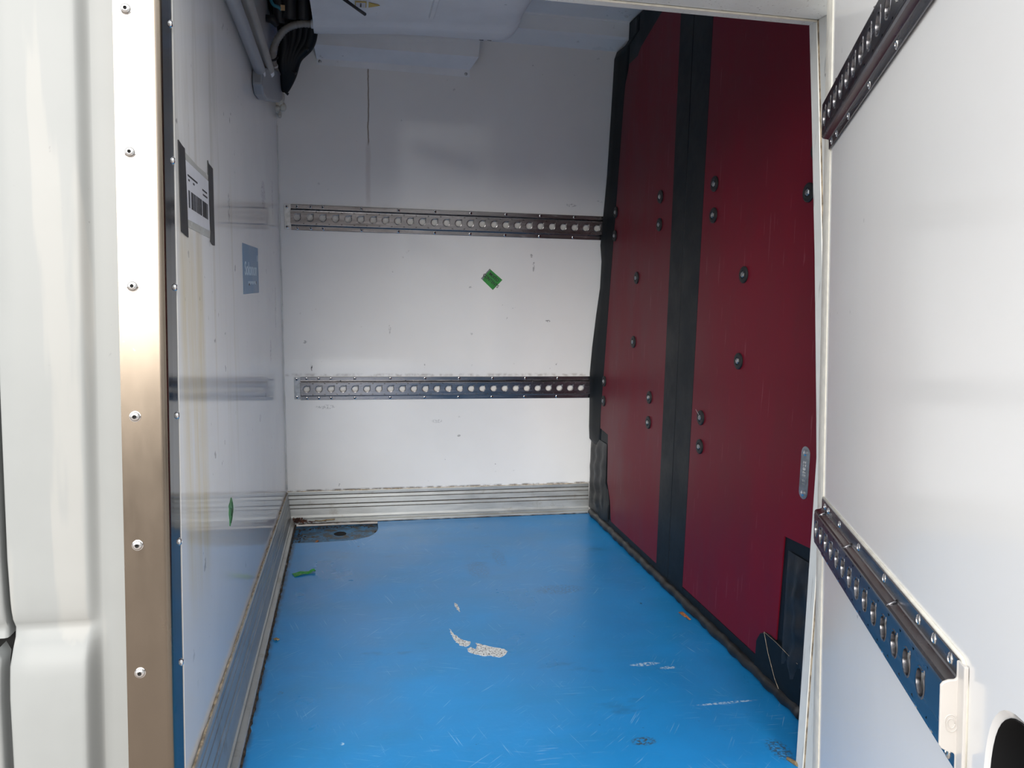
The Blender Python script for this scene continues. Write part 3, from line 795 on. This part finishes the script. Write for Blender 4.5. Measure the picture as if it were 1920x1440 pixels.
# pipework in the top left corner
def bez(pts, n=10):
    out = []
    P = [Vector(p) for p in pts]
    for i in range(len(P) - 1):
        p0 = P[max(i - 1, 0)]; p1 = P[i]; p2 = P[i + 1]; p3 = P[min(i + 2, len(P) - 1)]
        for k in range(n):
            t = k / n
            out.append(.5 * ((2 * p1) + (p2 - p0) * t + (2 * p0 - 5 * p1 + 4 * p2 - p3) * t * t + (3 * p1 - p0 - 3 * p2 + p3) * t ** 3))
    out.append(P[-1]); return out
def conduit(label, z0, z1, yn, yf, xo, r, m):
    t = thing('pipe_conduit', label, 'pipe', (-.27, yf, z1), group='grey pipes by the cooling unit')
    finish('pipe_run', MB().tube([(xo, yn, z0), (xo, (yn + yf) / 2, (z0 + z1) / 2), (xo, yf, z1)], r, 16), m, t, smooth=True, autos=50)
    finish('pipe_end', MB().tube([(xo, yf - .004, z1), (xo - .001, yf + .05, z1 - .001)], r * .82, 14), 'unit_white', t, smooth=True, autos=50)
    return t
Z1N, Z1F, Z2N, Z2F = 1.70, 1.665, 1.785, 1.722
conduit('thick pale grey pipe high on the left wall, the left one of two', Z1N, Z1F, 1.66, 2.50, -.268, .0165, 'conduit_grey')
conduit('thick grey pipe high on the left wall, the right one nearer the hoses', Z2N, Z2F, 1.66, 2.72, -.262, .0160, 'hose_grey')
cv = MB().prism([(-.2885, y, z) for y, z in ((2.49, 1.620), (2.53, 1.600), (2.62, 1.605), (2.80, 1.640), (3.05, 1.690), (3.175, 1.725), (3.17, 1.80), (3.05, 1.80), (2.80, 1.745), (2.62, 1.70), (2.50, 1.665))], (.030, 0, 0))
o = finish('pipe_cover', cv, 'conduit_grey', bevel=.006); recentre(o, (-.28, 2.8, 1.68))
tag(o, 'grey cover plate in the upper corner where the two grey pipes end', 'cover plate')
mb = MB()
random.seed(11)
for k in range(9):
    t = k / 8
    c = Vector((-.277 + random.uniform(-.012, .012), by(1.7) - .022 + random.uniform(-.01, .008), 1.752 - .07 * t))
    r = .019 * (1 - .6 * t) * random.uniform(.8, 1.2)
    bmesh.ops.create_icosphere(mb.b, subdivisions=2, radius=r, matrix=Matrix.Translation(c) @ Matrix.Diagonal((1, 1, random.uniform(.9, 1.4), 1)))
o = finish('foam_plug', mb, 'foam_cream', smooth=True); recentre(o, (-.277, by(1.7), 1.70))
tag(o, 'cream blob of expanding foam sealing the corner under the grey pipes', 'foam')
# corrugated drain hose
pts = bez([(-.132, 2.985, 1.950), (-.180, 2.99, 1.949), (-.228, 3.0, 1.932), (-.262, 3.01, 1.893), (-.277, 3.02, 1.850), (-.276, 3.04, 1.812), (-.268, 3.07, 1.79)], 14)
hs = thing('drain_hose', 'greyish corrugated hose arching from the cooling unit down to the pipe corner', 'hose', tuple(pts[-1]))
finish('hose', MB().tube(pts, [.0125 + .0010 * math.sin(i * 2.1) for i in range(len(pts))], 14), 'hose_grey', hs, smooth=True)
finish('hose_clip', MB().tube(pts[1:5], .0150, 14), 'unit_white', hs, smooth=True, autos=40)
finish('hose_clip', MB().tube(pts[-16:-13], .0145, 14), 'unit_white', hs, smooth=True, autos=40)
# taped black cable loom: several strands gathering to one at the bottom
lm = thing('cable_loom', 'black taped cable loom hanging from the unit beside the back wall, with cable ties', 'cables', (-.235, 3.14, 1.74))
tops = [(-.140, 1.955), (-.158, 1.965), (-.180, 1.975), (-.205, 1.975), (-.228, 1.965), (-.242, 1.95)]
for i, (x, z) in enumerate(tops):
    pts = bez([(x, 3.02, z), (x - .012 + .004 * i - .004, 3.05, z - .055), (-.200 - .010 * i, 3.07, 1.855 - .004 * i), (-.220 - .0055 * i, 3.09, 1.800), (-.236 - .002 * i, 3.11, 1.765), (-.246, 3.12, 1.743)], 8)
    rr = [.0225 - .013 * (k / (len(pts) - 1)) ** 3 for k in range(len(pts))]
    finish('loom_strand', MB().tube(pts, rr, 12), 'black_vinyl', lm, smooth=True)
for (x, y, z) in ((-.166, 3.04, 1.880), (-.212, 3.07, 1.803), (-.243, 3.11, 1.738)):
    finish('cable_tie_end', MB().tube([(x - .012, y, z + .012), (x, y - .006, z), (x + .010, y - .008, z - .006)], [.0016, .0022, .0055], 8), 'black_rubber', lm, smooth=True)
finish('tie_loop', MB().tube([(-.300 + .022 * (1 - math.cos(a)), 2.96 - .012 * math.sin(a) , 1.825 - .018 * math.sin(a)) for a in [i * PI / 10 for i in range(11)]], .004, 8), 'black_rubber', lm, smooth=True)
# dark service void beside the unit: black plumbing block and bits
vb = thing('service_block', 'dark tangle of black plumbing and wiring between the pipes and the cooling unit', 'plumbing', (-.20, 2.95, 1.98))
finish('black_shroud', MB().prism([(-.288, 3.0, 2.10), (-.288, 3.0, 1.995), (-.262, 3.0, 1.955), (-.235, 3.0, 1.94), (-.138, 3.0, 1.945), (-.138, 3.0, 2.10)], (0, .14, 0)), 'black_vinyl', vb, bevel=.01)
for x, y, z, x2, z2, r in ((-.265, 2.96, 2.1, -.250, 1.945, .020), (-.225, 2.94, 2.1, -.215, 1.955, .024), (-.180, 2.95, 2.1, -.170, 1.96, .022)):
    finish('black_pipe', MB().tube(bez([(x, y, z), ((x + x2) / 2 + .008, y - .01, (z + z2) / 2), (x2, y + .02, z2)], 8), r, 12), 'black_rubber', vb, smooth=True)
finish('valve_fitting', MB().tube([(-.290, 2.93, 1.940), (-.268, 2.92, 1.936), (-.252, 2.93, 1.918)], [.012, .015, .009], 10), 'black_rubber', vb, smooth=True)
finish('wire', MB().tube(bez([(-.272, 2.90, 1.995), (-.262, 2.895, 1.975), (-.245, 2.895, 1.968), (-.236, 2.90, 1.962)]), .0055, 8), 'wire_teal', vb, smooth=True)
finish('paper_tag', MB().box(-.238, -.224, 2.893, 2.895, 1.958, 1.976), 'tag_tan', vb)
finish('small_clip', MB().tube([(-.278, 2.895, 1.995), (-.270, 2.89, 1.992)], .004, 8), 'grey_plastic', vb, smooth=True)

# ------------------------------------------------------------------ stickers
XW = -.2898
# placard with bar code, taped to the left wall. (y, z) outlines
pc = thing('barcode_placard', 'white barcode label held by two black tape strips on the left wall', 'label', (XW, 1.62, 1.2))
def lw(name, pts, m, d, parent=pc, **k): return finish(name, MB().prism([(XW, y, z) for y, z in pts], (d, 0, 0)), m, parent, **k)
def S_(u, v): # sheet coordinates 0..1
    y = 1.506 + u * .222; zt = 1.266 - .010 * u; zb_ = 1.156 - .007 * u
    return (y, zb_ + (zt - zb_) * v)
lw('clear_sleeve', [S_(-.02, -.12), S_(1.02, -.14), S_(1.02, 1.05), (1.62, 1.263), S_(-.02, 1.05)], 'film', .0006)
lw('paper_label', [S_(.0, 0), S_(1, 0), S_(1, .93), S_(.0, .93)], 'paper', .0010)
lw('black_tape', [(1.449, 1.283), (1.463, 1.281), (1.478, 1.2785), (1.500, 1.277), (1.506, 1.20), (1.509, 1.124), (1.485, 1.127), (1.452, 1.131), (1.449, 1.20)], 'tape_black', .0016)
lw('black_tape', [(1.726, 1.290), (1.735, 1.285), (1.782, 1.281), (1.782, 1.20), (1.783, 1.122), (1.760, 1.122), (1.733, 1.128), (1.740, 1.15), (1.727, 1.20)], 'tape_black', .0016)
mb = MB(); random.seed(21)
u = .07
while u < .93:
    wd = random.choice((.004, .007, .011, .016))
    if not (.13 < u < .16 or .62 < u < .66):
        mb.prism([(XW, *S_(u, .20 - .01 * u)), (XW, *S_(u + wd, .20)), (XW, *S_(u + wd, .48)), (XW, *S_(u, .48))], (.0014, 0, 0))
    u += wd + random.choice((.006, .010, .016))
finish('barcode', mb, 'ink', pc)
for u0, u1, v in ((.06, .46, .70), (.08, .13, .63), (.27, .33, .63), (.68, .90, .66), (.70, .92, .58)):
    uu = u0; mb = MB()
    while uu < u1 - .01:
        e = min(uu + random.uniform(.015, .035), u1)
        mb.prism([(XW, *S_(uu, v)), (XW, *S_(e, v)), (XW, *S_(e, v + .03)), (XW, *S_(uu, v + .03))], (.0014, 0, 0)); uu = e + .004
    finish('printed_line', mb, 'ink', pc)
# blue name sticker
bs = thing('blue_sticker', 'blue rectangular sticker with pale lettering on the left wall near the back corner', 'sticker', (XW, 2.39, 1.08))
lw('sticker_sheet', [(2.222, 1.013), (2.572, 1.013), (2.562, 1.149), (2.217, 1.149)], 'sticker_blue', .0006, bs)
# text on the left wall: X -> +Y, Y -> +Z, normal +X
def LT(y, z): return Matrix.Translation((XW + .0007, y, z)) @ Matrix(((0, 0, 1, 0), (1, 0, 0, 0), (0, 1, 0, 0), (0, 0, 0, 1)))
finish('lettering', text_mb('Solomon', .066, LT(2.385, 1.081), 1.13, .80, .0004, font_off=.0004), 'sticker_print', bs)
finish('apostrophe', MB().box(XW, XW + .0011, 2.535, 2.541, 1.108, 1.126), 'sticker_print', bs)
mb = MB()
for i in range(11): mb.box(XW, XW + .0009, 2.32 + i * .018, 2.33 + i * .018, 1.040 + .002 * math.sin(i * 2), 1.048)
finish('small_print', mb, 'sticker_print', bs)
finish('tear_mark', MB().box(XW, XW + .0012, 2.333, 2.350, 1.036, 1.042), 'ink', bs)
finish('tear_mark', MB().box(XW, XW + .0012, 2.497, 2.506, 1.041, 1.048), 'ink', bs)
# green torn sticker low on the left wall
gp = [(1.926, .534), (1.936, .528), (1.948, .515), (1.956, .505), (1.952, .492), (1.944, .487), (1.938, .480), (1.903, .470), (1.893, .474), (1.896, .49), (1.888, .503), (1.893, .516), (1.888, .523), (1.91, .528)]
o = finish('green_sticker', MB().prism([(XW, y, z) for y, z in gp], (.0009, 0, 0)), 'sticker_green')
recentre(o, (XW, 1.92, .5)); tag(o, 'small torn green sticker low on the left wall', 'sticker')
mb = MB()
mb.tube([(0.001, .012, .022), (.0012, .022, .0), (.0012, .008, -.012), (.0012, -.01, -.024)], .0007, 5)
mb.tube([(0.001, -.008, .012), (.0012, .004, .005), (.0012, -.004, -.008)], .0006, 5)
finish('torn_crease', mb, 'ink', o, local=True)
# green diamond sticker on the back wall
gs = thing('green_sticker', 'green MIXED CONTENTS sticker stuck on the back wall at a slant, below the upper rail', 'sticker', (.58, by(1.078), 1.078))
G = [(0.570, 1.121), (0.627, 1.075), (0.587, 1.031), (0.534, 1.079)]
def bwp(x, z, off): return (x, by(z) - off, z)
finish('sticker_sheet', MB().prism([bwp(x, z, .0001) for x, z in G], (0, -.0009, -.0001)), 'sticker_green', gs)
finish('worn_edge', MB().prism([bwp(x, z, .0002) for x, z in ((.570, 1.1215), (.5745, 1.1175), (.560, 1.103), (.548, 1.086), (.5415, 1.073), (.5335, 1.0788), (.548, 1.096))], (0, -.0011, -.0001)), 'sticker_worn', gs)
ang = math.atan2(1.075 - 1.121, .627 - .570)
def GM(x, z): return Matrix.Translation((x, by(z) - .0012, z)) @ Matrix.Rotation(TB, 4, 'X') @ Matrix.Rotation(PI / 2, 4, 'X') @ Matrix.Rotation(ang, 4, 'Z')
finish('lettering', text_mb('MIXED', .0185, GM(.590, 1.0855), .95, 1, .0003, font_off=.0003), 'ink', gs)
finish('lettering', text_mb('CONTENTS', .0185, GM(.5765, 1.0700), .88, 1, .0003, font_off=.0003), 'ink', gs)

# ------------------------------------------------------------------ litter on the floor
def crumple(pts, amp, seed, nx=8, ny=3):
    random.seed(seed); rows = []
    (x0, y0), (x1, y1), wd = pts
    d = Vector((x1 - x0, y1 - y0)); n = Vector((-d.y, d.x)).normalized()
    for j in range(ny + 1):
        r = []
        for i in range(nx + 1):
            t = i / nx; q = (j / ny - .5) * wd * (1 - .45 * t)
            p = Vector((x0, y0)) + d * t + n * (q + random.uniform(-.002, .002))
            r.append((p.x, p.y, .0012 + abs(math.sin(t * 5 + j)) * amp * (t + .15) + random.uniform(0, amp * .3)))
        rows.append(r)
    mb = MB(); mb.grid(rows); return mb
o = finish('green_wrapper', crumple(((-.217, 2.815), (-.142, 2.84), .036), .007, 4), 'sticker_green', solid=.0006)
recentre(o, (-.18, 2.82, 0)); tag(o, 'crumpled green scrap lying on the blue floor by the left skirting', 'litter')
o = finish('orange_scrap', crumple(((1.046, 2.30), (1.050, 2.235), .016), .003, 9, 5, 2), 'orange_chip', solid=.001)
recentre(o, (1.048, 2.27, 0)); tag(o, 'tiny orange-brown crumb on the floor against the foot of the maroon partition', 'litter')
o = finish('brown_crumb', crumple(((-.232, 2.30), (-.222, 2.282), .014), .006, 12, 3, 2), 'leaf_tan', solid=.002)
recentre(o, (-.227, 2.29, 0)); tag(o, 'small brown crumb lying at the foot of the left skirting', 'litter')
o = finish('wood_splinter', MB().prism([(-.165, 3.195, -.013), (-.155, 3.193, -.013), (-.146, 3.235, -.013), (-.153, 3.238, -.013)], (0, 0, .003)), 'orange_chip')
recentre(o, (-.155, 3.21, -.013)); tag(o, 'reddish splinter lying in the sunk drain corner of the floor', 'litter')
# dead leaves drifted in the corner
random.seed(31)
mb = MB()
for i in range(70):
    t = abs(random.gauss(0, .35))
    x = -.262 + min(t, 1.1) * .13 + random.uniform(-.006, .006)
    y = 3.425 - random.uniform(0, .018) ; z = .012 + random.uniform(0, .028) * max(.15, 1 - t * 1.5)
    a = random.random() * PI; L = random.uniform(.010, .024); wd = L * random.uniform(.2, .45); tl = random.uniform(-.8, .8)
    M = Matrix.Translation((x, y, z)) @ Matrix.Rotation(a, 4, 'Z') @ Matrix.Rotation(tl, 4, 'X') @ Matrix.Rotation(random.uniform(-.5, .5), 4, 'Y')
    P = [(-L / 2, 0, 0), (-L / 5, wd / 2, .0015), (L / 4, wd / 2.4, .002), (L / 2, 0, 0), (L / 5, -wd / 2, .0015), (-L / 4, -wd / 2.2, .002)]
    mb.face([M @ Vector(p) for p in P])
o = finish('dead_leaves', mb, 'leaf_brown', solid=.0008); recentre(o, (-.24, 3.42, .01))
tag(o, 'drift of dead brown leaves in the back left corner on the skirting', 'leaves'); o['kind'] = 'stuff'
o = finish('dry_twig', MB().tube(bez([(-.170, 3.426, .017), (-.145, 3.423, .015), (-.120, 3.425, .018), (-.085, 3.428, .019)]), .0026, 6), 'leaf_tan', smooth=True)
recentre(o, (-.13, 3.425, .016)); tag(o, 'straw-coloured twig lying on the back skirting just right of the dead leaves', 'twig')
# grubby strip of edging at the foot of the door frame
o = finish('frame_foot_debris', MB().tube([(.958, 1.50, .002), (.966, 1.474, .004), (.985, 1.45, .003)], [.004, .0055, .004], 8), 'leaf_tan', smooth=True)
recentre(o, (.966, 1.474, .0)); tag(o, 'frayed grubby bit of edging at the foot of the right door frame', 'debris')

# ------------------------------------------------------------------ the yard behind the camera
struct(finish('ground', MB().box(-30, 30, -30, 12, -.75, -.70), 'asphalt'))
yw = struct(finish('wall_yard', MB().box(-14, 14, -9.4, -9, -.7, 1.9), 'yard_wall'))
finish('panel', MB().box(1.0, 2.4, -9.0, -8.95, -.7, 1.2), 'yard_white', yw)
